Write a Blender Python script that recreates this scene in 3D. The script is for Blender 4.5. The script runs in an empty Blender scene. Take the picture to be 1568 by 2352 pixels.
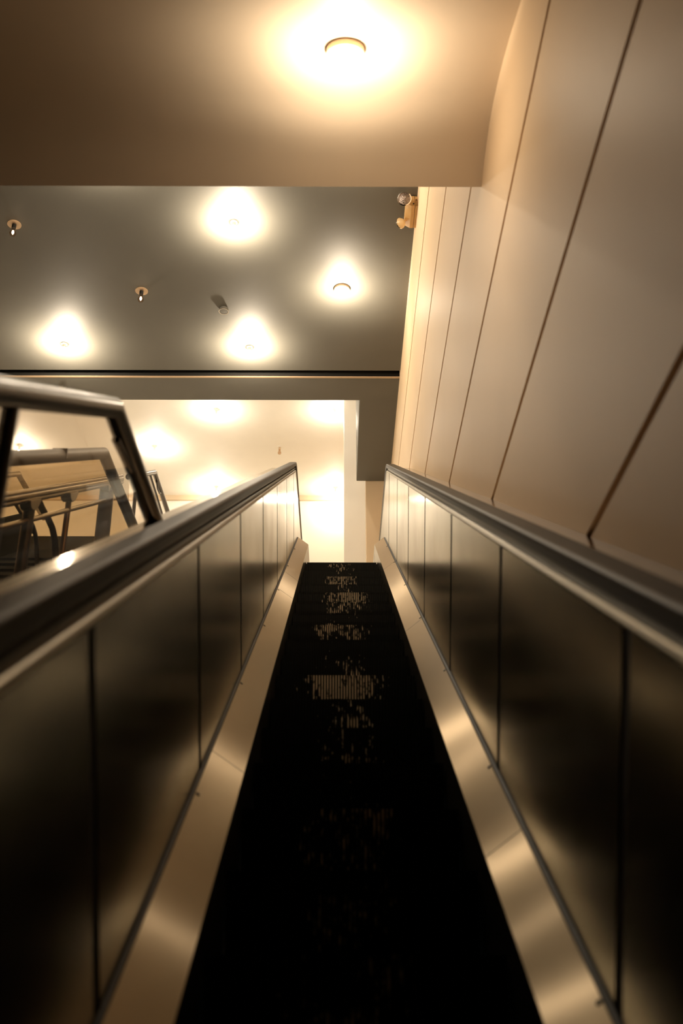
import bpy, bmesh, math, random
from mathutils import Vector, Matrix
random.seed(7)
C = bpy.context.scene.collection
SC = bpy.context.scene
ZC = 2.2                                   # camera height over the lower floor; all z below are relative to the camera
COS, SIN = math.cos(math.pi/6), 0.5        # 30 degree incline

# ------------------------------------------------------------------ camera, world, exposure
cam = bpy.data.cameras.new('camera')
cam.sensor_fit = 'VERTICAL'; cam.sensor_height = 36.0
cam.lens = 2400.0/2352.0*36.0
cam.clip_start = 0.02; cam.clip_end = 100
cam.dof.use_dof = True; cam.dof.focus_distance = 10.0; cam.dof.aperture_fstop = 2.4
camo = bpy.data.objects.new('camera', cam); C.objects.link(camo)
camo.location = (0, 0, ZC)
camo.rotation_euler = (math.radians(90+26.07), 0, -0.0043)
SC.camera = camo
w = bpy.data.worlds.new('world'); SC.world = w; w.use_nodes = True
w.node_tree.nodes['Background'].inputs[0].default_value = (0.02, 0.022, 0.02, 1)
w.node_tree.nodes['Background'].inputs[1].default_value = 0.3
SC.view_settings.view_transform = 'Standard'; SC.view_settings.look = 'None'
SC.view_settings.gamma = 1.0; SC.view_settings.use_curve_mapping = False
SC.view_settings.exposure = 0.0

WARM = (1.0, 0.83, 0.62)
HALL = (1.0, 0.87, 0.70)
P_SPOT = 8.0        # downward light of a lit ceiling lamp in the dim hall
P_HALO = 43.0  # extra upward spot under a lamp, for the glow on its ceiling
P_BULB = 44.0         # sideways light of its bulb
P_NEAR = 10.0        # the drum lamp over the escalator
P_HALL = 26.0       # lamps of the bright upper hall

# ------------------------------------------------------------------ materials
def mat(name, col, rough=0.5, metal=0.0, spec=0.5, aniso=0.0, tangent=None, noise=0.0, nscale=4.0, nstretch=(1,1,1), bump=0.0, bscale=60.0, rnoise=0.0):
    m = bpy.data.materials.new(name); m.use_nodes = True
    nt = m.node_tree; b = nt.nodes['Principled BSDF']
    b.inputs['Base Color'].default_value = (*col, 1); b.inputs['Roughness'].default_value = rough
    b.inputs['Metallic'].default_value = metal; b.inputs['Specular IOR Level'].default_value = spec
    tc = nt.nodes.new('ShaderNodeTexCoord')
    if aniso:
        b.inputs['Anisotropic'].default_value = aniso
        cx = nt.nodes.new('ShaderNodeCombineXYZ')
        for i in range(3): cx.inputs[i].default_value = tangent[i]
        nt.links.new(cx.outputs[0], b.inputs['Tangent'])
    if noise or rnoise:
        mp = nt.nodes.new('ShaderNodeMapping'); mp.inputs['Scale'].default_value = nstretch
        nt.links.new(tc.outputs['Object'], mp.inputs[0])
        n = nt.nodes.new('ShaderNodeTexNoise'); n.inputs['Scale'].default_value = nscale; n.inputs['Detail'].default_value = 6
        nt.links.new(mp.outputs[0], n.inputs[0])
        if noise:
            cr = nt.nodes.new('ShaderNodeMapRange'); cr.inputs[1].default_value = 0.3; cr.inputs[2].default_value = 0.7
            cr.inputs[3].default_value = 1-noise; cr.inputs[4].default_value = 1+noise*0.5
            nt.links.new(n.outputs[0], cr.inputs[0])
            mx = nt.nodes.new('ShaderNodeVectorMath'); mx.operation = 'SCALE'
            mx.inputs[0].default_value = col; nt.links.new(cr.outputs[0], mx.inputs['Scale'])
            nt.links.new(mx.outputs[0], b.inputs['Base Color'])
        if rnoise:
            c2 = nt.nodes.new('ShaderNodeMapRange'); c2.inputs[1].default_value = 0.3; c2.inputs[2].default_value = 0.7
            c2.inputs[3].default_value = rough-rnoise; c2.inputs[4].default_value = rough+rnoise
            nt.links.new(n.outputs[0], c2.inputs[0]); nt.links.new(c2.outputs[0], b.inputs['Roughness'])
    if bump:
        n2 = nt.nodes.new('ShaderNodeTexNoise'); n2.inputs['Scale'].default_value = bscale; n2.inputs['Detail'].default_value = 3
        nt.links.new(tc.outputs['Object'], n2.inputs[0])
        bp = nt.nodes.new('ShaderNodeBump'); bp.inputs['Strength'].default_value = bump; bp.inputs['Distance'].default_value = 0.01
        nt.links.new(n2.outputs[0], bp.inputs['Height']); nt.links.new(bp.outputs[0], b.inputs['Normal'])
    return m
def emis(name, col, strength):
    m = bpy.data.materials.new(name); m.use_nodes = True; nt = m.node_tree
    nt.nodes.remove(nt.nodes['Principled BSDF'])
    e = nt.nodes.new('ShaderNodeEmission'); e.inputs[0].default_value = (*col, 1); e.inputs[1].default_value = strength
    nt.links.new(e.outputs[0], nt.nodes['Material Output'].inputs[0])
    return m
def glass(name, tint, gloss=0.06):
    m = bpy.data.materials.new(name); m.use_nodes = True; nt = m.node_tree
    nt.nodes.remove(nt.nodes['Principled BSDF'])
    t = nt.nodes.new('ShaderNodeBsdfTransparent'); t.inputs[0].default_value = (*tint, 1)
    g = nt.nodes.new('ShaderNodeBsdfGlossy'); g.inputs['Roughness'].default_value = 0.03
    fr = nt.nodes.new('ShaderNodeFresnel'); fr.inputs[0].default_value = 1.18
    mx = nt.nodes.new('ShaderNodeMixShader')
    ge = nt.nodes.new('ShaderNodeNewGeometry'); iv = nt.nodes.new('ShaderNodeMath'); iv.operation = 'SUBTRACT'; iv.inputs[0].default_value = 1.0
    nt.links.new(ge.outputs['Backfacing'], iv.inputs[1]); mu = nt.nodes.new('ShaderNodeMath'); mu.operation = 'MULTIPLY'
    nt.links.new(iv.outputs[0], mu.inputs[0]); nt.links.new(fr.outputs[0], mu.inputs[1])     # one reflection per pane, at its outer face
    nt.links.new(mu.outputs[0], mx.inputs[0]); nt.links.new(t.outputs[0], mx.inputs[1]); nt.links.new(g.outputs[0], mx.inputs[2])
    nt.links.new(mx.outputs[0], nt.nodes['Material Output'].inputs[0])
    return m
DIR = (0, COS, SIN); PERP = (0, -SIN, COS)
M = {}
M['panel_wall'] = mat('cream wall panel', (0.89, 0.68, 0.455), 0.5, spec=0.18, noise=0.05, nscale=0.9, bump=0.03, bscale=3.0)
M['joint'] = mat('dark wall joint', (0.008, 0.007, 0.005), 0.8)
M['ceiling_far'] = mat('grey green painted ceiling', (0.122, 0.117, 0.099), 0.6, noise=0.06, nscale=1.5, bump=0.05, bscale=12)
M['ceiling_near'] = mat('tan painted bulkhead', (0.80, 0.65, 0.48), 0.55, noise=0.05, nscale=1.5, bump=0.05, bscale=8)
M['hall_white'] = mat('white painted hall', (0.82, 0.78, 0.70), 0.6, noise=0.02)
M['hall_beige'] = mat('beige painted pier', (0.62, 0.49, 0.33), 0.6, noise=0.03)
M['dark_paint'] = mat('dark painted slab', (0.06, 0.058, 0.04), 0.7, noise=0.1)
M['black_paint'] = mat('black void paint', (0.010, 0.011, 0.009), 0.9, spec=0.05, noise=0.1)
M['lower_dark'] = mat('dark lower hall', (0.05, 0.045, 0.035), 0.8, noise=0.1)
M['steel'] = mat('brushed steel balustrade', (0.195, 0.20, 0.16), 0.20, 1.0, aniso=0.25, tangent=PERP, noise=0.04, nscale=1.5, rnoise=0.03)
M['steel_trim'] = mat('steel trim', (0.27, 0.235, 0.175), 0.38, 1.0, noise=0.1, nscale=8)
M['deck'] = mat('satin deck metal', (0.21, 0.17, 0.115), 0.42, 1.0, noise=0.10, nscale=9.0, nstretch=(2.5,1,1))
def brush(m, col, rough, an, fac):
    nt = m.node_tree; g = nt.nodes.new('ShaderNodeBsdfAnisotropic'); g.inputs['Color'].default_value = (*col, 1)
    g.inputs['Roughness'].default_value = rough; g.inputs['Anisotropy'].default_value = an
    cx = nt.nodes.new('ShaderNodeCombineXYZ')
    for i in range(3): cx.inputs[i].default_value = DIR[i]
    nt.links.new(cx.outputs[0], g.inputs['Tangent'])
    mx = nt.nodes.new('ShaderNodeMixShader'); mx.inputs[0].default_value = fac
    nt.links.new(nt.nodes['Principled BSDF'].outputs[0], mx.inputs[1]); nt.links.new(g.outputs[0], mx.inputs[2])
    nt.links.new(mx.outputs[0], nt.nodes['Material Output'].inputs[0])
brush(M['deck'], (0.74, 0.59, 0.41), 0.33, 0.90, 0.6)
M['outer_deck'] = mat('outer deck metal', (0.34, 0.275, 0.195), 0.13, 1.0, noise=0.15, nscale=6.0)
M['track'] = mat('dark handrail track', (0.03, 0.027, 0.02), 0.35, 0.5)
M['rubber'] = mat('worn handrail rubber', (0.060, 0.047, 0.032), 0.5, 0.0, spec=0.3, noise=0.15, nscale=6, nstretch=(6,1,1))
M['rubber_black'] = mat('black handrail lip', (0.012, 0.011, 0.009), 0.5)
M['black'] = mat('black seam', (0.006, 0.006, 0.005), 0.6)
M['skirt'] = mat('skirt metal', (0.30, 0.27, 0.21), 0.25, 1.0, noise=0.1)
M['frame_black'] = mat('dark bronze tube', (0.022, 0.018, 0.013), 0.3, 0.2, spec=0.5, noise=0.1)
M['tube_steel'] = mat('bronze steel tube', (0.20, 0.16, 0.10), 0.34, 0.8, noise=0.25, nscale=6, nstretch=(4,1,1))
M['tan_box'] = mat('tan lamp box', (0.62, 0.38, 0.15), 0.5, noise=0.05)
M['chrome'] = mat('chrome', (0.75, 0.7, 0.65), 0.12, 1.0)
M['ivory'] = mat('ivory lamp shell', (0.75, 0.55, 0.30), 0.35)
M['lens'] = mat('ribbed lens', (0.22, 0.18, 0.16), 0.22, 0.85, bump=0.6, bscale=90)
M['plate'] = mat('brass ceiling plate', (0.55, 0.40, 0.26), 0.35, 0.3)
M['tube_dark'] = mat('olive bronze tube', (0.10, 0.085, 0.055), 0.5, 0.3, spec=0.3, noise=0.1)
M['glass_a'] = glass('clear guard glass', (0.92, 0.89, 0.85))
M['glass_c'] = glass('bronze guard glass', (0.90, 0.80, 0.64))
M['bulb_glass'] = glass('bulb glass', (0.85, 0.72, 0.6))
M['b_hall'] = emis('hall bulb', HALL, 400)
M['b_dim'] = emis('dim filament', (1.0, 0.8, 0.6), 12)
M['disc'] = emis('lamp diffuser', (1.0, 0.93, 0.82), 6)

def wear_mat():
    """black ribbed step metal; cleats of some risers are worn to bare metal (amount = object colour)"""
    m = mat('step metal', (0.011, 0.012, 0.011), 0.42, 0.2, spec=0.35); nt = m.node_tree; b = nt.nodes['Principled BSDF']
    tc = nt.nodes.new('ShaderNodeTexCoord'); oi = nt.nodes.new('ShaderNodeObjectInfo')
    sx = nt.nodes.new('ShaderNodeSeparateXYZ'); nt.links.new(tc.outputs['Object'], sx.inputs[0])
    ad = nt.nodes.new('ShaderNodeVectorMath'); ad.operation = 'ADD'
    sc = nt.nodes.new('ShaderNodeVectorMath'); sc.operation = 'SCALE'; sc.inputs['Scale'].default_value = 3.1
    nt.links.new(oi.outputs['Location'], sc.inputs[0]); nt.links.new(tc.outputs['Object'], ad.inputs[0]); nt.links.new(sc.outputs[0], ad.inputs[1])
    mp = nt.nodes.new('ShaderNodeMapping'); mp.inputs['Scale'].default_value = (1, 0.5, 0.5); nt.links.new(ad.outputs[0], mp.inputs[0])
    n = nt.nodes.new('ShaderNodeTexNoise'); n.inputs['Scale'].default_value = 60; n.inputs['Detail'].default_value = 4; nt.links.new(mp.outputs[0], n.inputs[0])
    n3 = nt.nodes.new('ShaderNodeTexNoise'); n3.inputs['Scale'].default_value = 5; n3.inputs['Detail'].default_value = 3; nt.links.new(ad.outputs[0], n3.inputs[0])
    ab = nt.nodes.new('ShaderNodeMath'); ab.operation = 'ABSOLUTE'; nt.links.new(sx.outputs[0], ab.inputs[0])
    ce = nt.nodes.new('ShaderNodeMapRange'); ce.inputs[1].default_value = 0.10; ce.inputs[2].default_value = 0.34; ce.inputs[3].default_value = 0.0; ce.inputs[4].default_value = 0.35
    nt.links.new(ab.outputs[0], ce.inputs[0])
    def mth(op, a, bb):
        q = nt.nodes.new('ShaderNodeMath'); q.operation = op
        for i, v in enumerate((a, bb)):
            if isinstance(v, (int, float)): q.inputs[i].default_value = v
            else: nt.links.new(v, q.inputs[i])
        return q.outputs[0]
    so = nt.nodes.new('ShaderNodeSeparateColor'); nt.links.new(oi.outputs['Color'], so.inputs[0])
    avg = mth('ADD', mth('MULTIPLY', n.outputs[0], 0.55), mth('MULTIPLY', n3.outputs[0], 0.45))
    thr = mth('ADD', mth('SUBTRACT', 1.0, so.outputs[0]), ce.outputs[0])
    wv = mth('SUBTRACT', avg, thr)
    r = nt.nodes.new('ShaderNodeMapRange'); r.inputs[1].default_value = 0.0; r.inputs[2].default_value = 0.06; nt.links.new(wv, r.inputs[0])
    mix = nt.nodes.new('ShaderNodeMix'); mix.data_type = 'RGBA'
    mix.inputs[6].default_value = (0.008, 0.010, 0.009, 1); mix.inputs[7].default_value = (0.85, 0.72, 0.52, 1)
    nt.links.new(r.outputs[0], mix.inputs[0]); nt.links.new(mix.outputs[2], b.inputs['Base Color'])
    return m
M['step'] = mat('black step tread', (0.008, 0.010, 0.009), 0.5, 0.0, spec=0.25, noise=0.3, nscale=30)
M['cleat'] = wear_mat()

# ------------------------------------------------------------------ helpers
def ob(name, bm, m, parent=None, smooth=False, bevel=0.0):
    me = bpy.data.meshes.new(name)
    bmesh.ops.recalc_face_normals(bm, faces=bm.faces)
    bm.to_mesh(me); bm.free()
    for x in (m if isinstance(m, (list, tuple)) else [m]): me.materials.append(M[x] if isinstance(x, str) else x)
    if smooth:
        for p in me.polygons: p.use_smooth = True
    o = bpy.data.objects.new(name, me); C.objects.link(o)
    if parent is not None:
        o.parent = parent
        o.matrix_parent_inverse = Matrix.Identity(4)
        # meshes are written in world coordinates: shift them into the parent's frame
        off = Vector((0,0,0)); p = parent
        while p is not None: off += p.location; p = p.parent
        me.transform(Matrix.Translation(-off))
    if bevel:
        b = o.modifiers.new('bevel', 'BEVEL'); b.width = bevel; b.segments = 2; b.limit_method = 'ANGLE'
    if smooth:
        me.set_sharp_from_angle(angle=math.radians(40))
    return o
def thing(name, label, cat, loc, group=None):
    o = bpy.data.objects.new(name, None); C.objects.link(o); o.empty_display_size = 0.1
    o.location = (loc[0], loc[1], loc[2]+ZC); o['label'] = label; o['category'] = cat
    if group: o['group'] = group
    return o
def struct(name, bm, m, **k):
    o = ob(name, bm, m, **k); o['kind'] = 'structure'; return o
def box(bm, x0, x1, y0, y1, z0, z1, mi=0):
    r = bmesh.ops.create_cube(bm, size=1.0)
    for v in r['verts']:
        v.co = Vector(((x0+x1)/2+v.co.x*(x1-x0), (y0+y1)/2+v.co.y*(y1-y0), (z0+z1)/2+v.co.z*(z1-z0)+ZC))
    for f in {f for v in r['verts'] for f in v.link_faces}: f.material_index = mi
    return bm
def prism(bm, poly, x0, x1, mi=0):
    """poly: (Y, Z) outline extruded along x"""
    a = [bm.verts.new((x0, y, z+ZC)) for y, z in poly]; b = [bm.verts.new((x1, y, z+ZC)) for y, z in poly]
    fs = [bm.faces.new(a), bm.faces.new(list(reversed(b)))]
    n = len(poly)
    for i in range(n): fs.append(bm.faces.new((a[i], b[i], b[(i+1)%n], a[(i+1)%n])))
    for f in fs: f.material_index = mi
def inc(s, n): return (s*COS-n*SIN, s*SIN+n*COS)
def path(s0, s1, n, R, flat, seg=10):
    """incline from s0 to a bend near s1 (corner), arc of radius R, then level for `flat` metres: list of (Y, Z, ny, nz)"""
    t = R*math.tan(math.pi/12); out = []
    y, z = inc(s0, n); out.append((y, z, -SIN, COS))
    y, z = inc(s1-t, n); cy, cz = y+SIN*R, z-COS*R
    for i in range(seg+1):
        a = math.pi/6*(1-i/seg); ny, nz = -math.sin(a), math.cos(a)
        out.append((cy+ny*R, cz+nz*R, ny, nz))
    out.append((out[-1][0]+flat, out[-1][1], 0, 1))
    return out
def sweep(bm, pth, prof, mi=0, closed=True):
    """prof: (x, dn) outline carried along the path"""
    rings = []
    for (y, z, ny, nz) in pth:
        rings.append([bm.verts.new((x, y+ny*d, z+nz*d+ZC)) for x, d in prof])
    k = len(prof)
    for a, b in zip(rings[:-1], rings[1:]):
        for i in range(k if closed else k-1):
            bm.faces.new((a[i], a[(i+1)%k], b[(i+1)%k], b[i])).material_index = mi
    if closed:
        bm.faces.new(rings[0]); bm.faces.new(list(reversed(rings[-1])))
def tube(bm, pts, r, seg=14, mi=0):
    pts = [Vector((p[0], p[1], p[2]+ZC)) for p in pts]; rings = []
    n = len(pts); up = None
    for i, p in enumerate(pts):
        if i == 0: d = pts[1]-p
        elif i == n-1: d = p-pts[-2]
        else: d = (pts[i+1]-p).normalized()+(p-pts[i-1]).normalized()
        d.normalize()
        ref = Vector((1,0,0)) if abs(d.x) < 0.9 else Vector((0,0,1))
        u = d.cross(ref).normalized(); v = d.cross(u)
        k = 1.0
        if 0 < i < n-1:
            k = 1/max(0.5, d.dot((p-pts[i-1]).normalized()))
        ring = []
        for j in range(seg):
            a = 2*math.pi*j/seg
            ring.append(bm.verts.new(p+u*math.cos(a)*r*k+v*math.sin(a)*r))
        rings.append(ring)
    for a, b in zip(rings[:-1], rings[1:]):
        for j in range(seg): bm.faces.new((a[j], a[(j+1)%seg], b[(j+1)%seg], b[j])).material_index = mi
    bm.faces.new(rings[0]); bm.faces.new(list(reversed(rings[-1])))
def lathe(bm, cx, cy, prof, seg=32, cz=0, mi=0):
    """prof: (r, z) from one end to the other about a vertical axis"""
    rings = []
    for r, z in prof:
        if r < 1e-5: rings.append([bm.verts.new((cx, cy, z+cz+ZC))])
        else: rings.append([bm.verts.new((cx+r*math.cos(2*math.pi*j/seg), cy+r*math.sin(2*math.pi*j/seg), z+cz+ZC)) for j in range(seg)])
    for a, b in zip(rings[:-1], rings[1:]):
        for j in range(seg):
            q = (j+1) % seg
            if len(a) == 1: f = (a[0], b[j], b[q])
            elif len(b) == 1: f = (a[j], a[q], b[0])
            else: f = (a[j], a[q], b[q], b[j])
            bm.faces.new(f).material_index = mi
    return bm
NB = bmesh.new

# ------------------------------------------------------------------ the setting
XW = 0.713                                   # face of the panelled wall
Z1, Z2, Z3, ZF = 3.74, 6.68, 8.5, 4.05       # near bulkhead, main ceiling, upper-hall ceiling, upper floor
# right wall: panels with recessed horizontal joints every 0.93 m
bm = NB(); box(bm, XW+0.049, XW+0.25, -4, 16.75, -ZC, Z3, 1)
zs = [1.243+0.929*k for k in range(-4, 9)]
for k in range(len(zs)-1):
    a, b = zs[k]+0.016, min(zs[k+1]-0.016, Z3)
    if a < Z3: box(bm, XW, XW+0.05, -4, 16.74, a, b, 0)
struct('wall_right', bm, ['panel_wall', 'joint'])
bm = NB(); 
curve = [(-4.1, 2.53), (-1.0, 2.53), (0.0, 2.60), (1.0, 2.90), (2.0, 3.28), (2.782, 3.587), (3.079, 3.702), (3.30, 3.769), (3.516, 3.808), (3.75, 3.800), (3.96, 3.74)]
cp = [curve[0], curve[1]]                    # soffit rising with the escalator and rounding over at its nose
for i in range(1, len(curve)-2):
    p0, p1, p2, p3 = curve[i-1:i+3]
    for j in range(1, 7):
        u = j/6; cp.append(tuple(0.5*((2*p1[q])+(-p0[q]+p2[q])*u+(2*p0[q]-5*p1[q]+4*p2[q]-p3[q])*u*u+(-p0[q]+3*p1[q]-3*p2[q]+p3[q])*u**3) for q in (0, 1)))
cp.append((3.86, 3.776)); cp.append(curve[-1])
prism(bm, cp+[(3.96, Z2+0.3), (-4.1, Z2+0.3)], -8, XW+0.02)
struct('ceiling', bm, 'ceiling_near', smooth=True)
bm = NB(); box(bm, -8, XW+0.02, 3.9, 9.985, Z2, Z2+0.25)
box(bm, -8, XW+0.02, 9.9, 10.2, Z2+0.10, Z2+0.25); struct('ceiling.001', bm, 'ceiling_far')
bm = NB(); box(bm, -8, XW+0.02, 10.127, 10.624, Z2, Z3-0.01); box(bm, 0.259, XW+0.02, 10.60, 12.69, Z2, Z3-0.01)
struct('ceiling.002', bm, 'ceiling_far', bevel=0.01)
bm = NB(); box(bm, -8, XW+0.02, 10.112, 10.135, Z2-0.006, Z2+0.006); struct('trim_1', bm, 'plate')
bm = NB(); box(bm, -8, XW+0.02, 10.118, 10.126, Z2+0.006, Z2+0.10); box(bm, -8, XW+0.02, 9.986, 10.126, Z2+0.092, Z2+0.1); struct('slot_shade', bm, 'joint')  # black lining added: the slot's shade is put into its colour
bm = NB(); box(bm, -8, XW+0.02, 10.3, 16.9, Z3, Z3+0.2); struct('ceiling.003', bm, 'hall_white')
bm = NB(); box(bm, -8, XW+0.02, 16.75, 16.95, ZF-0.3, Z3+0.1); struct('wall_back', bm, 'hall_white')
bm = NB(); box(bm, -8, XW, 16.70, 16.76, Z3-0.09, Z3); struct('trim_2', bm, 'hall_beige')
bm = NB(); box(bm, 0.385, XW+0.01, 12.69, 12.95, ZF-0.1, Z2+0.02); struct('wall_pier', bm, 'hall_beige')
bm = NB(); box(bm, 0.096, XW+0.01, 13.5, 13.9, ZF-0.1, Z3); struct('wall_column', bm, 'hall_white')
bm = NB(); box(bm, -8.2, -8.0, -4, 16.95, -ZC-0.1, Z3+0.2); struct('wall_left', bm, 'hall_beige')
bm = NB(); box(bm, -8.2, XW+0.25, -4.2, -4.0, -ZC-0.1, Z2+0.3); struct('wall_front', bm, 'lower_dark')
bm = NB(); box(bm, -8.2, XW+0.25, -4.2, 16.95, -ZC-0.15, -ZC); struct('floor', bm, 'lower_dark')
bm = NB(); box(bm, -8.0, -0.7, 8.8, 16.75, ZF-0.18, ZF); box(bm, -0.70, XW, 10.35, 16.75, ZF-0.18, ZF)
struct('floor.001', bm, 'dark_paint')
bm = NB(); box(bm, -8.0, -0.7, 8.82, 16.75, ZF, ZF+0.012); box(bm, -0.70, XW, 10.36, 16.75, ZF, ZF+0.012)
struct('floor.002', bm, 'hall_white')

# ------------------------------------------------------------------ the escalator
esc = thing('escalator', 'empty escalator climbing between brushed steel balustrades beside the panelled wall', 'escalator', (0.042, -1.2, -2.2))
SD = dict(l=dict(sg=-1, din=-0.2993, dout=-0.41, pan=-0.41, h0=-0.403, h1=-0.47, top=-0.213, far=-0.64),
          r=dict(sg=1, din=0.383, dout=0.483, pan=0.483, h0=0.476, h1=0.556, top=-0.23, far=XW))
S0 = -1.6
NT = -0.29                                   # underside of handrail track
SR, SDK = 10.36, 10.75                       # bend of rail, bend of deck
S_JOINT = [-0.96+1.343*k for k in range(0, 9)]
def panel_poly(sa, sb):
    """(Y,Z) outline of one balustrade panel between joints sa and sb, level part added to the last one"""
    g = 0.026
    lo, hi = -0.992, NT-0.022
    if sb < 9.9:
        return [inc(sa+g, lo), inc(sb-g, lo), inc(sb-g, hi), inc(sa+g, hi)]
    p = [inc(sa+g, lo)]
    p += [(y, z) for y, z, _, _ in path(sa+g+0.05, SDK, lo, 0.25, 1.5, 4)]
    top = [(y, z) for y, z, _, _ in path(sa+g+0.05, SR, hi, 0.5, 2.0, 8)]
    yend = p[-1][0]; top[-1] = (yend, top[-1][1])
    p += list(reversed(top)); p.append(inc(sa+g, hi))
    return p
for key, d in SD.items():
    sg = d['sg']; X = lambda a: sorted(a)
    # balustrade body with panels as its pieces
    bm = NB()
    body = [inc(S0, -1.35)]+[(y, z) for y, z, _, _ in path(S0+0.1, SDK, -1.35, 0.2, 1.5, 4)]
    tp = [(y, z) for y, z, _, _ in path(S0+0.1, SR, NT-0.012, 0.5, 2.0, 8)]; tp[-1] = (body[-1][0], tp[-1][1])
    body += list(reversed(tp)); body.append(inc(S0, NT-0.012))
    xa, xb = d['pan']+sg*0.004, d['far']-sg*0.02 if sg < 0 else d['pan']+0.06
    xa, xb = (d['pan']+sg*0.004, -0.62) if sg < 0 else (d['pan']+0.004, XW-0.004)
    prism(bm, body, xa, xb)
    bal = ob('balustrade', bm, 'black', esc)
    for sa, sb in zip(S_JOINT, S_JOINT[1:]+[11.0]):
        bm = NB(); prism(bm, panel_poly(sa, sb), d['pan'], d['pan']+sg*0.006)
        ob('balustrade_panel', bm, 'steel', bal)
    # bright strip over the panels
    bm = NB(); sweep(bm, path(S0, SR, NT-0.011, 0.5, 2.0), [(d['pan']-sg*0.002, -0.010), (d['pan']-sg*0.004, -0.004), (d['pan']-sg*0.001, 0.005), (d['pan']+sg*0.004, 0.008), (d['pan']+sg*0.03, 0.010), (d['pan']+sg*0.03, -0.010)])
    ob('edge_strip', bm, 'steel_trim', esc)
    # guide track: stepped dark profile between strip and handrail
    bm = NB(); t0 = d['top']-NT
    xs = d['h0']
    sweep(bm, path(S0, SR, NT, 0.5, 2.0), [(d['pan']+sg*0.014, -0.004), (d['pan']+sg*0.014, 0.014), (d['pan']+sg*0.004, 0.016), (d['pan']+sg*0.004, 0.020), (d['pan']+sg*0.016, 0.022), (d['pan']+sg*0.016, t0-0.02), (d['pan']+sg*0.05, t0-0.02), (d['pan']+sg*0.05, -0.004)])
    ob('handrail_track', bm, 'track', esc)
    # handrail: C section with rounded shoulders
    w_ = abs(d['h1']-d['h0']); h_ = 0.020
    pr = []
    for i in range(7):
        a = math.pi*(0.5+0.5*i/6)
        pr.append((d['h1']+sg*(-0.016-0.016*math.cos(a)) if False else None, None))
    prof = []
    def arc(cx, cn, r, a0, a1, k=6):
        for i in range(k+1):
            a = math.radians(a0+(a1-a0)*i/k); prof.append((cx+sg*r*math.cos(a), cn+r*math.sin(a)))
    a_in, a_out = d['h0'], d['h1']; r = 0.007
    arc(a_in+sg*r, -h_+r*0.8, r*0.8, 270, 180); arc(a_in+sg*r*1.3, -r*1.3, r*1.3, 180, 90)
    arc(a_out-sg*r*1.3, -r*1.3, r*1.3, 90, 0); arc(a_out-sg*r, -h_+r*0.8, r*0.8, 0, -90)
    bm = NB(); sweep(bm, path(S0, SR, d['top'], 0.55, 2.0, 12), prof)
    hr = ob('handrail', bm, 'rubber', esc, smooth=True)
    bm = NB(); sweep(bm, path(S0, SR, d['top']-h_, 0.5, 2.0), [(a_in+sg*0.003, 0.004), (a_in+sg*0.005, -0.018), (a_in+sg*0.03, -0.018), (a_in+sg*0.03, 0.004)])
    ob('handrail_lip', bm, 'rubber_black', hr)
    # outer deck beyond the handrail
    bm = NB()
    sweep(bm, path(S0, SR, -0.27, 0.5, 2.0), [(d['pan']+sg*0.05, 0.0), (d['far'], 0.0), (d['far'], -0.03), (d['pan']+sg*0.05, -0.03)])
    ob('outer_deck', bm, 'outer_deck', esc)
    # inner deck: sloping metal strip, with screws
    bm = NB(); ref = -1.03
    sweep(bm, path(S0, SDK, ref, 0.2, 1.2, 4), [(d['din'], -1.07-ref), (d['dout'], -0.99-ref), (d['dout'], -1.01-ref), (d['din']+sg*0.004, -1.10-ref)])
    dk = ob('inner_deck', bm, 'deck', esc)
    bm = NB(); sweep(bm, path(S0, SDK-0.1, -0.99, 0.2, 1.0, 4), [(d['dout']-sg*0.001, -0.004), (d['dout']-sg*0.009, -0.007), (d['dout']-sg*0.009, 0.001), (d['dout']-sg*0.001, 0.006)])
    ob('deck_seal', bm, 'black', dk)
    for si in range(7):
        s = (2.9, 4.25, 5.6, 6.95, 8.3, 1.55, 9.6)[si]+(0.0 if sg < 0 else 0.25)
        u = 0.86; x = d['din']+(d['dout']-d['din'])*u; n = -1.07+0.08*u
        y, z = inc(s, n)
        bm = NB(); bmesh.ops.create_cone(bm, cap_ends=True, segments=12, radius1=0.0075, radius2=0.006, depth=0.003)
        ax = Vector((-sg*0.62, -SIN*0.78, COS*0.78)).normalized()
        bmesh.ops.transform(bm, matrix=Matrix.Translation(Vector((x, y, z+ZC))+ax*0.001) @ ax.to_track_quat('Z', 'Y').to_matrix().to_4x4(), verts=bm.verts)
        ob('deck_screw', bm, 'track', dk)
    for s in ((2.62, 5.8, 8.6) if sg > 0 else (3.3, 7.0, 7.9)):      # hairline joints across the strip
        bm = NB(); pts = []
        sweep(bm, [(*inc(s, ref), -SIN, COS), (*inc(s+0.004, ref), -SIN, COS)], [(d['din'], -1.0695-ref), (d['dout'], -0.9895-ref), (d['dout'], -1.0-ref), (d['din'], -1.08-ref)])
        ob('deck_joint', bm, 'track', dk)
    # skirt under the deck
    bm = NB(); sweep(bm, path(S0, SDK, -1.07, 0.2, 1.2, 4), [(d['din'], -0.002), (d['din']+sg*0.01, -0.002), (d['din']+sg*0.01, -0.42), (d['din'], -0.42)])
    ob('skirt', bm, 'skirt', esc)

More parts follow.
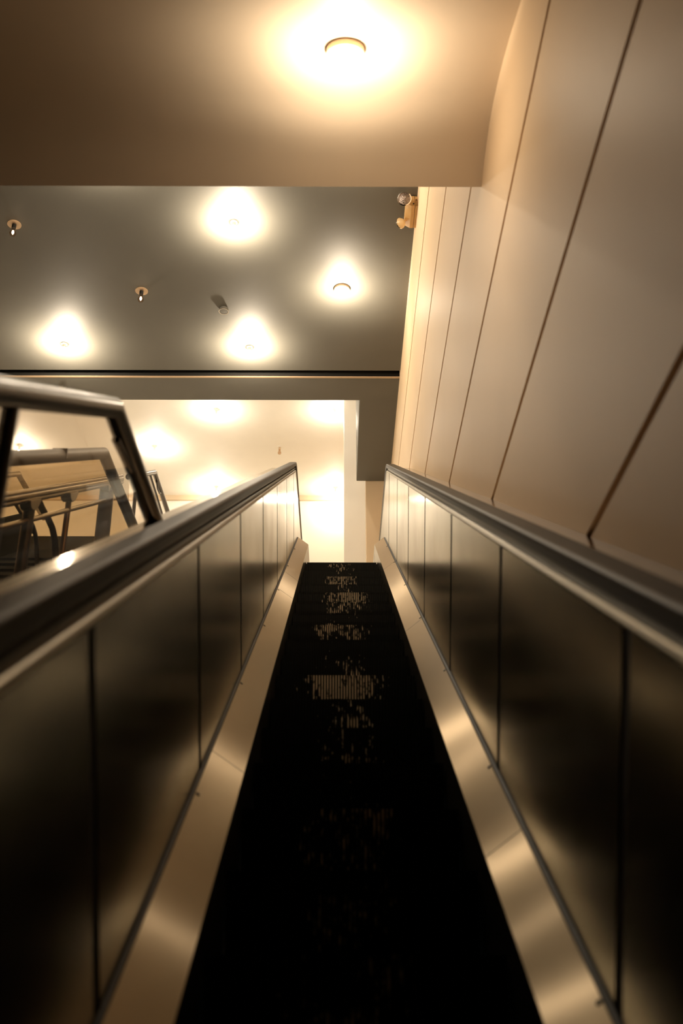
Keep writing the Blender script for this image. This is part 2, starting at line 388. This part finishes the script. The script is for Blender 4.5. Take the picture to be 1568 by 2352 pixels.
# steps: ribbed tread and riser
XM, HWD = 0.0419, 0.337
DEP, RIS = 0.4, 0.231
PIT = 2*HWD/50
def step_meshes():
    # local frame: nose at origin, tread runs +Y, riser drops towards -Z and slightly back
    ris = [(0.0, 0.0), (0.003, -0.012), (0.012, -0.06), (0.026, -0.12), (0.046, -0.18), (0.066, -0.235)]
    bm = NB()
    body = [(0.009+y, z) for y, z in ris]+[(0.12, -0.235), (0.12, -0.02), (0.02, -0.012)]
    prism(bm, [(y, z-ZC) for y, z in body], -HWD, HWD, 0)
    for k in range(50):
        x = -HWD+PIT*(k+0.25)
        pl = ris+[(0.075, -0.235), (0.03, -0.12), (0.02, -0.012), (0.02, 0.0)]
        prism(bm, [(y, z-ZC) for y, z in pl], x, x+PIT*0.5, 1)
    r = ob('riser', bm, ['step', 'cleat'])
    bm = NB()
    prism(bm, [(0.02, -0.03-ZC), (DEP, -0.03-ZC), (DEP, -0.011-ZC), (0.02, -0.011-ZC)], -HWD, HWD, 0)
    for k in range(50):
        x = -HWD+PIT*(k+0.25)
        prism(bm, [(0.02, -0.012-ZC), (DEP-0.004, -0.012-ZC), (DEP-0.004, 0.0-ZC), (0.02, 0.0-ZC)], x, x+PIT*0.5, 1)
    t = ob('tread', bm, ['step', 'step'], r)
    return r, t
riser, tread = step_meshes()
WEAR = {16: 0.46, 15: 0.47, 14: 0.49, 13: 0.43, 12: 0.58, 11: 0.52, 10: 0.46, 9: 0.53, 8: 0.43, 7: 0.47, 6: 0.62, 5: 0.44, 4: 0.46, 3: 0.43, 2: 0.50, 1: 0.45, 0: 0.46}
first = True
for k in range(-7, 20):
    s = 2.25+0.462*k
    y, z = inc(s, -1.142)
    if k == 17: z = 4.018
    if k == 18: z = 4.045
    if k == 19: z = 4.05
    if first: r, t = riser, tread
    else:
        r = riser.copy(); C.objects.link(r); t = tread.copy(); C.objects.link(t); t.parent = r
    r.parent = esc; r.name = 'step'; r.location = (XM-0.042, y+1.2, z+2.2)
    cw = WEAR.get(k, 0.42); r.color = (cw, cw, cw, 1); first = False
bm = NB(); box(bm, XM-HWD, XM+HWD, 10.33, 10.75, ZF-0.02, ZF+0.012); ob('comb_plate', bm, 'steel_trim', esc)

# ------------------------------------------------------------------ guard rails and stair on the left
def bend_rail(x, sa, sb, n, flat):
    (y0, z0), (y1, z1) = inc(sa, n), inc(sb, n)
    return [(x, y0, z0), (x, y1, z1), (x, y1+flat, z1)]
g = thing('glass_guardrail', 'nearest dark tube guardrail with a tinted pane, standing on the escalator edge at left', 'guardrail', (-0.63, 0.2, -0.2))
X0 = -0.62
bm = NB(); tube(bm, bend_rail(X0, 0.3, 2.90, 0.088, 0.86), 0.030, 20); ob('top_rail', bm, 'frame_black', g, smooth=True)
bm = NB()
y, z = inc(2.0, 0.075); zb = y*math.tan(math.pi/6)-0.31
tube(bm, [(X0, y, zb-0.01), (X0, y, z)], 0.017, 16); ob('post', bm, 'frame_black', g, smooth=True)
bm = NB(); prism(bm, [inc(0.3, -0.268), inc(3.47, -0.268), inc(2.86, 0.07), inc(0.3, 0.07)], X0-0.004, X0+0.004)
ob('glass_pane', bm, 'glass_a', g)
bm = NB(); (y0, z0), (y1, z1) = inc(3.13, -0.09), inc(2.93, 0.0)
tube(bm, [(X0, y0, z0), (X0, y1, z1)], 0.012, 10); ob('pane_clip', bm, 'frame_black', g, smooth=True)
bm = NB()
for dx in (-0.004, 0.004): tube(bm, [(X0+dx, *inc(2.37, 0.118)), (X0+dx, *inc(2.375, 0.132))], 0.0016, 8)
ob('cable_tie', bm, 'ivory', g)

# adjacent stair
st = thing('staircase', 'dark solid sided staircase climbing beside the escalator on the left', 'staircase', (-2.1, -0.5, -2.2))
bm = NB()
sd = [inc(0.3, -0.66), inc(10.6, -0.66), (9.6, ZF-0.3), (8.9, ZF-0.5), inc(8.6, -1.1), inc(0.3, -1.1)]
prism(bm, [inc(-0.6, -0.66), inc(9.3, -0.66), inc(9.3, -1.0), inc(-0.6, -1.0)], -1.39, -1.33); ob('stringer', bm, 'black_paint', st)
bm = NB(); prism(bm, [inc(-0.6, -0.66), inc(9.3, -0.66), inc(9.3, -1.0), inc(-0.6, -1.0)], -2.84, -2.78); ob('stringer', bm, 'black_paint', st)
bm = NB()
for k in range(24):
    y, z = inc(0.1+k*0.36, -0.95)
    box(bm, -2.78, -1.39, y, y+0.33, z-0.03, z); box(bm, -2.78, -1.39, y, y+0.03, z-0.17, z)
ob('stair_flight', bm, 'black_paint', st)
bm = NB(); prism(bm, [inc(-0.6, -0.97), inc(9.2, -0.97), inc(9.2, -1.2), inc(-0.6, -1.2)], -2.8, -1.37); ob('soffit', bm, 'black_paint', st)

g = thing('glass_guardrail', 'bronze tube guardrail with glass seen through the nearest pane', 'guardrail', (-1.35, 2.0, 0.5))
bm = NB(); tube(bm, bend_rail(-1.35, 2.5, 6.04, -0.078, 1.14), 0.034, 18); ob('top_rail', bm, 'tube_dark', g, smooth=True)
bm = NB(); prism(bm, [inc(2.5, -0.66), inc(7.02, -0.66), inc(6.02, -0.09), inc(2.5, -0.09)], -1.354, -1.346); ob('glass_pane', bm, 'glass_c', g)
for s, n0 in ((3.0, -0.09),):
    y, z = inc(s, n0); bm = NB(); tube(bm, [(-1.37, y, z), (-1.37, y, z-0.68)], 0.03 if s > 5 else 0.024, 14); ob('post', bm, 'tube_steel', g, smooth=True)
bm = NB(); y, z = inc(5.1, -0.045); prism(bm, [(y, z-0.05), (y+0.012, z-0.05), (y+0.012, z+0.004), (y, z+0.004)], -1.386, -1.314); ob('rail_sleeve', bm, 'frame_black', g)

g = thing('stair_handrail', 'thick bronze handrail on cupped brackets with a thin rail below, seen through the glass', 'handrail', (-1.6, 3.0, 0.6))
bm = NB()
for i, (dx, dn) in enumerate(((0, 0), (0.0, 0.022), (0.0, -0.022))):
    tube(bm, [(-1.6+dx, *inc(3.0, -0.29+dn)), (-1.6+dx, *inc(7.75, -0.29+dn))], 0.0155 if i else 0.019, 14)
ob('rail', bm, 'tube_steel', g, smooth=True)
bm = NB(); tube(bm, [(-1.6, *inc(3.0, -0.417)), (-1.6, *inc(7.6, -0.417))], 0.015, 12); ob('lower_rail', bm, 'tube_steel', g, smooth=True)
for s, r_ in ((5.45, 0.03), (6.25, 0.017), (7.28, 0.05)):
    y, z = inc(s, -0.315)
    bm = NB(); pl = [(y+0.085*math.cos(a), z+0.049*math.cos(a)+0.004+0.068*math.sin(a)) for a in [math.pi+math.pi*i/12 for i in range(13)]]
    prism(bm, pl, -1.63, -1.57); ob('bracket', bm, 'tube_steel', g, bevel=0.006)
    bm = NB(); tube(bm, [(-1.6, y, z-0.035), (-1.6, y, z-0.95)], r_, 14); ob('post', bm, 'frame_black' if r_ > 0.02 else 'tube_steel', g, smooth=True)
bm = NB(); tube(bm, [(-1.66, 5.188, 2.61), (-1.66, 5.289, 2.6), (-1.66, 5.406, 2.603), (-1.66, 5.514, 2.592), (-1.66, 5.597, 2.552), (-1.66, 5.654, 2.48), (-1.66, 5.683, 2.422)], 0.019, 14); ob('bent_pipe', bm, 'tube_steel', g, smooth=True)
bm = NB(); tube(bm, [(-1.66, 5.071, 2.441), (-1.66, 5.155, 2.434), (-1.66, 5.221, 2.412), (-1.66, 5.267, 2.376), (-1.66, 5.302, 2.325), (-1.66, 5.329, 2.271)], 0.013, 12); ob('bent_pipe', bm, 'tube_steel', g, smooth=True)

g = thing('glass_guardrail', 'small far guardrail frame with glass, showing past the nearest slanting tube', 'guardrail', (-1.92, 8.5, 3.6))
bm = NB(); tube(bm, bend_rail(-1.92, 9.6, 10.98, -0.341, 1.1), 0.027, 16); ob('top_rail', bm, 'frame_black', g, smooth=True)
bm = NB(); prism(bm, [inc(9.6, -0.80), inc(11.7, -0.80), inc(10.9, -0.37), inc(9.6, -0.37)], -1.924, -1.916); ob('glass_pane', bm, 'glass_a', g)
(y0, z0) = inc(10.72, -0.36)
bm = NB(); tube(bm, [(-1.92, y0, z0), (-1.92, y0+0.42, z0-0.02), (-1.92, y0+1.1, z0-0.06)], 0.014, 12); ob('inner_frame', bm, 'frame_black', g, smooth=True)
(y1, z1) = inc(11.25, -0.60)
bm = NB(); tube(bm, [(-1.92, y1-0.22, z1+0.06), (-1.92, y1-0.12, z1+0.02), (-1.92, y1, z1+0.03), (-1.92, y1+0.10, z1+0.09)], 0.012, 10); ob('hook', bm, 'frame_black', g, smooth=True)
bm = NB(); y2, z2 = inc(10.0, -0.36); tube(bm, [(-1.92, y2, ZF), (-1.92, y2, z2)], 0.02, 12); ob('post', bm, 'frame_black', g, smooth=True)

g = thing('glass_guardrail', 'guardrail farthest to the left, a pale bent tube behind two panes of glass', 'guardrail', (-2.81, 6.5, 3.0))
bm = NB(); tube(bm, bend_rail(-2.81, 7.2, 9.21, -0.300, 0.9), 0.026, 14); ob('top_rail', bm, 'tube_steel', g, smooth=True)
bm = NB(); tube(bm, bend_rail(-2.81, 7.2, 9.02, -0.50, 0.7), 0.02, 12); ob('inner_rail', bm, 'tube_steel', g, smooth=True)
y2, z2 = inc(8.6, -0.3); bm = NB(); tube(bm, [(-2.81, y2, z2-0.45), (-2.81, y2, z2)], 0.02, 12); ob('post', bm, 'tube_steel', g, smooth=True)

# ------------------------------------------------------------------ lamps
def spot(name, parent, loc, power, col, cone=165, radius=0.05, blend=0.35):
    l = bpy.data.lights.new(name, 'SPOT'); l.energy = power; l.color = col; l.spot_size = math.radians(cone); l.spot_blend = blend; l.shadow_soft_size = radius
    o = bpy.data.objects.new(name, l); C.objects.link(o); o.parent = parent; o.location = (0, 0, loc)
    return o
def point(name, parent, dz, power, col, radius=0.03):
    l = bpy.data.lights.new(name, 'POINT'); l.energy = power; l.color = col; l.shadow_soft_size = radius
    o = bpy.data.objects.new(name, l); C.objects.link(o); o.parent = parent; o.location = (0, 0, dz)
    return o
def halo(parent, dz, power, col):
    o = spot('added_uplight', parent, dz, power, col, 164, 0.04, 0.3); o.rotation_euler = (math.pi, 0, 0)  # added up-pointing spot that makes the ceiling halo, no part of the fixture
def bulb_profile(top, r, ln):
    return [(0.0, top), (0.014, top), (0.015, top-ln*0.25), (r*0.8, top-ln*0.5), (r, top-ln*0.7), (r*0.75, top-ln*0.92), (0.0, top-ln)]
def bulb_lamp(x, y, z, label, group, power, col, bulbmat, spot_p, halo_p=0, skin='hall_white', r=0.034, plate=0.035, ln=0.10, drop=0.0):
    t = thing('ceiling_bulb', label, 'lamp', (x, y, z), group)
    bm = NB(); lathe(bm, x, y, [(0, 0.0), (plate, 0.0), (plate, -0.006), (0.02, -0.012), (0, -0.012)], 24, z); ob('ceiling_plate', bm, skin, t)
    bm = NB(); lathe(bm, x, y, [(0, -0.010), (0.017, -0.010), (0.017, -0.045-drop), (0, -0.045-drop)], 16, z); ob('socket', bm, skin, t)
    bm = NB(); lathe(bm, x, y, bulb_profile(-0.04-drop, r, ln), 16, z); ob('bulb', bm, bulbmat, t, smooth=True)
    if power:
        point('bulb_light', t, -0.05-drop-ln-0.03, power, col, 0.03)
        if halo_p: halo(t, -0.05-drop-ln-0.04, halo_p, col)
    if spot_p: spot('down_light', t, -0.08-drop-ln-0.02, spot_p, col)
    return t
M['b_main'] = emis('lit bulb', (1.0, 0.88, 0.70), 40)
GL = 'lit bulbs on the dim ceiling'
lab = {(-0.966, 7.534): 'bright glaring bulb nearest the beam on the dim grey ceiling',
       (-0.969, 9.529): 'bright glaring bulb on the dim ceiling just above the far dark slot, centre',
       (-2.991, 9.48): 'bright glaring bulb on the dim ceiling at far left above the slot'}
for (x, y), L in lab.items():
    bulb_lamp(x, y, Z2, L, GL, P_BULB, WARM, 'b_main', P_SPOT, P_HALO)
for x, y, k_, L in ((0.04, 6.5, 0.3, 'added unseen bulb behind the beam beside the panelled wall, for deck reflections'),
                (-0.97, 5.4, 1, 'added unseen bulb behind the beam straight above the escalator, for deck reflections'),
                (-1.99, 6.5, 1, 'added unseen bulb behind the beam above the dark staircase, for deck reflections')):     # unseen bulbs added on the lamp grid, for light bars on the decks
    bulb_lamp(x, y, Z2, L, GL, P_BULB*k_, WARM, 'b_main', P_SPOT*k_, P_HALO*k_)
def drum(x, y, z, label, power, spot_p, halo_p, tilt=0):
    t = thing('ceiling_light', label, 'lamp', (x, y, z), 'round drum ceiling lights')
    bm = NB(); lathe(bm, x, y, [(0.081, 0.0), (0.081, -0.026), (0.073, -0.026), (0.073, 0.0)], 48, z); ob('trim_ring', bm, 'plate', t, smooth=True)
    bm = NB(); lathe(bm, x, y, [(0.0, -0.018), (0.072, -0.018), (0.072, -0.028), (0.0, -0.032)], 48, z); ob('diffuser', bm, 'disc', t)
    point('drum_light', t, -0.20, power, WARM, 0.06); halo(t, -0.24, halo_p, WARM)
    spot('down_light', t, -0.10, spot_p, WARM, 160, 0.07)
    t.rotation_euler = (tilt, 0, 0)
    return t
drum(0.030, 3.12, 3.713, 'round drum light with blown-out glow on the near tan ceiling', P_NEAR, 1.0, 12.5, math.radians(18))
drum(0.041, 8.508, Z2, 'round drum light on the dim ceiling near the panelled wall', P_BULB*0.35, P_SPOT*0.5, P_HALO)
# two dim filament bulbs
for x, y, L in ((-3.011, 7.572, 'dim clear filament bulb at the far left of the dim ceiling'), (-1.992, 8.552, 'dim clear filament bulb in the middle of the dim ceiling')):
    t = thing('filament_bulb', L, 'lamp', (x, y, Z2), 'dim filament bulbs')
    bm = NB(); lathe(bm, x, y, [(0, 0), (0.064, 0), (0.064, -0.006), (0.03, -0.008), (0, -0.008)], 32, Z2); ob('ceiling_plate', bm, 'plate', t)
    bm = NB(); lathe(bm, x, y, [(0, -0.006), (0.02, -0.006), (0.02, -0.05), (0, -0.05)], 16, Z2); ob('socket', bm, 'black', t)
    bm = NB(); lathe(bm, x, y, bulb_profile(-0.045, 0.032, 0.09), 20, Z2); ob('bulb', bm, 'bulb_glass', t, smooth=True)
    bm = NB(); lathe(bm, x, y, [(0, -0.07), (0.009, -0.08), (0.012, -0.10), (0.006, -0.118), (0, -0.12)], 12, Z2); ob('filament', bm, 'b_dim', t, smooth=True)
    point('filament_light', t, -0.15, 0.10, WARM, 0.012)
t = thing('smoke_detector', 'small round smoke detector on the dim ceiling between the lamps', 'smoke detector', (-1.185, 8.844, Z2))
bm = NB(); lathe(bm, -1.185, 8.844, [(0, 0), (0.045, 0), (0.05, -0.02), (0.048, -0.035), (0, -0.037)], 32, Z2); ob('housing', bm, 'ceiling_far', t, smooth=True)
bm = NB(); lathe(bm, -1.185, 8.844, [(0.046, -0.030), (0.052, -0.030), (0.052, -0.037), (0.046, -0.037), (0.046, -0.030)], 32, Z2); ob('rim', bm, 'chrome', t, smooth=True)
# upper hall lamps
for i, (x, y, L) in enumerate(((-1.867, 13.78, 'hall lamp glowing on the bright ceiling, just past the opening edge, left of centre'),
                  (-0.035, 13.77, 'hall lamp glowing on the bright ceiling beside the white column, nearer one'),
                  (-2.999, 14.93, 'hall lamp glowing on the bright ceiling, leftmost, over the slanting guardrail tube'),
                  (-2.134, 16.37, 'hall lamp glowing on the bright ceiling, low by the back wall, left of centre'),
                  (-0.037, 16.39, 'hall lamp glowing on the bright ceiling by the back wall beside the column'),
                  (-5.2, 14.9, 'hall lamp on the bright ceiling seen through the nearest glass pane'),
                  (-0.3, 11.6, 'added unseen hall lamp above the edge of the opening, right'), (-3.2, 12.2, 'added unseen hall lamp above the edge of the opening, left'), (-5.6, 12.2, 'added unseen hall lamp above the edge of the opening, far left'))):  # these last three lamps are added out of view to brighten the hall
    bulb_lamp(x, y, Z3, L, 'lamps of the bright upper hall', P_HALL*(0.85 if y > 13 else 2.4), HALL, 'b_main', 0, drop=0.05)
t = thing('filament_bulb', 'unlit little bulb on the bright hall ceiling between the glowing lamps', 'lamp', (-0.951, 14.953, Z3), 'dim filament bulbs')
bm = NB(); lathe(bm, -0.951, 14.953, [(0, 0), (0.05, 0), (0.05, -0.006), (0, -0.008)], 24, Z3); ob('ceiling_plate', bm, 'hall_white', t)
bm = NB(); lathe(bm, -0.951, 14.953, [(0, -0.006), (0.018, -0.006), (0.018, -0.05), (0, -0.05)], 14, Z3); ob('socket', bm, 'plate', t)
bm = NB(); lathe(bm, -0.951, 14.953, bulb_profile(-0.045, 0.03, 0.09), 16, Z3); ob('bulb', bm, 'bulb_glass', t, smooth=True)

# ------------------------------------------------------------------ twin-head emergency light
t = thing('emergency_light', 'tan emergency light box with two lamp heads high on the panelled wall by the beam', 'emergency light', (XW, 7.3, 6.5))
def xprism(bm, poly, y0, y1):
    a = [bm.verts.new((x, y0, z+ZC)) for x, z in poly]; b = [bm.verts.new((x, y1, z+ZC)) for x, z in poly]
    bm.faces.new(a); bm.faces.new(list(reversed(b)))
    for i in range(len(poly)): bm.faces.new((a[i], b[i], b[(i+1)%len(poly)], a[(i+1)%len(poly)]))
bm = NB(); xprism(bm, [(XW, 6.558), (0.690, 6.558), (0.690, 6.676), (XW, 6.676)], 7.185, 7.468); ob('case', bm, 'tan_box', t, bevel=0.003)
bm = NB(); xprism(bm, [(0.688, 6.558), (0.657, 6.558), (0.608, 6.592), (0.608, 6.674), (0.688, 6.674)], 7.18, 7.472); ob('lid', bm, 'tan_box', t, bevel=0.004)
bm = NB(); lathe(bm, 0, 0, [(0, 0), (0.006, 0), (0.006, -0.006), (0, -0.007)], 12)
bmesh.ops.rotate(bm, verts=bm.verts, matrix=Matrix.Rotation(math.radians(-90), 3, 'X'), cent=(0, 0, ZC)); bmesh.ops.translate(bm, verts=bm.verts, vec=(0.675, 7.178, 6.58)); ob('screw', bm, 'black', t)
bm = NB(); box(bm, 0.697, 0.705, 7.178, 7.187, 6.625, 6.637); ob('indicator', bm, mat('red indicator', (0.12, 0.01, 0.01), 0.4), t)
def head(px, axis, r, shellmat, lensmat):
    P = Vector((px[0], px[1], px[2]+ZC)); q = Vector(axis).normalized().to_track_quat('Z', 'Y').to_matrix().to_4x4()
    def put(bm, prof):
        lathe(bm, 0, 0, prof, 28, -ZC); bmesh.ops.transform(bm, matrix=Matrix.Translation(P) @ q, verts=bm.verts)
    bm = NB(); put(bm, [(0.0, -r*0.85), (r*0.45, -r*0.75), (r*0.8, -r*0.35), (r*0.97, 0.0), (r*0.9, 0.004)]); h = ob('lamp_head', bm, shellmat, t, smooth=True)
    bm = NB(); put(bm, [(r*0.86, 0.0), (r, 0.0), (r*1.02, 0.008), (r*0.88, 0.012), (r*0.86, 0.0)]); ob('rim', bm, 'chrome', h, smooth=True)
    bm = NB(); put(bm, [(0.0, 0.016), (r*0.5, 0.012), (r*0.9, 0.004), (r*0.9, -0.002), (0.0, -0.002)]); ob('lens', bm, lensmat, h, smooth=True)
head((0.588, 7.09, 6.555), (-0.12, -0.95, -0.45), 0.062, 'frame_black', 'lens')
head((0.572, 7.40, 6.555), (-0.62, 0.72, 0.20), 0.050, 'ivory', 'lens')
bm = NB(); tube(bm, [(0.64, 7.22, 6.61), (0.615, 7.17, 6.60), (0.60, 7.13, 6.57)], 0.008, 8); ob('arm', bm, 'tan_box', t)
bm = NB(); tube(bm, [(0.64, 7.40, 6.60), (0.60, 7.39, 6.57)], 0.008, 8); ob('arm', bm, 'tan_box', t)
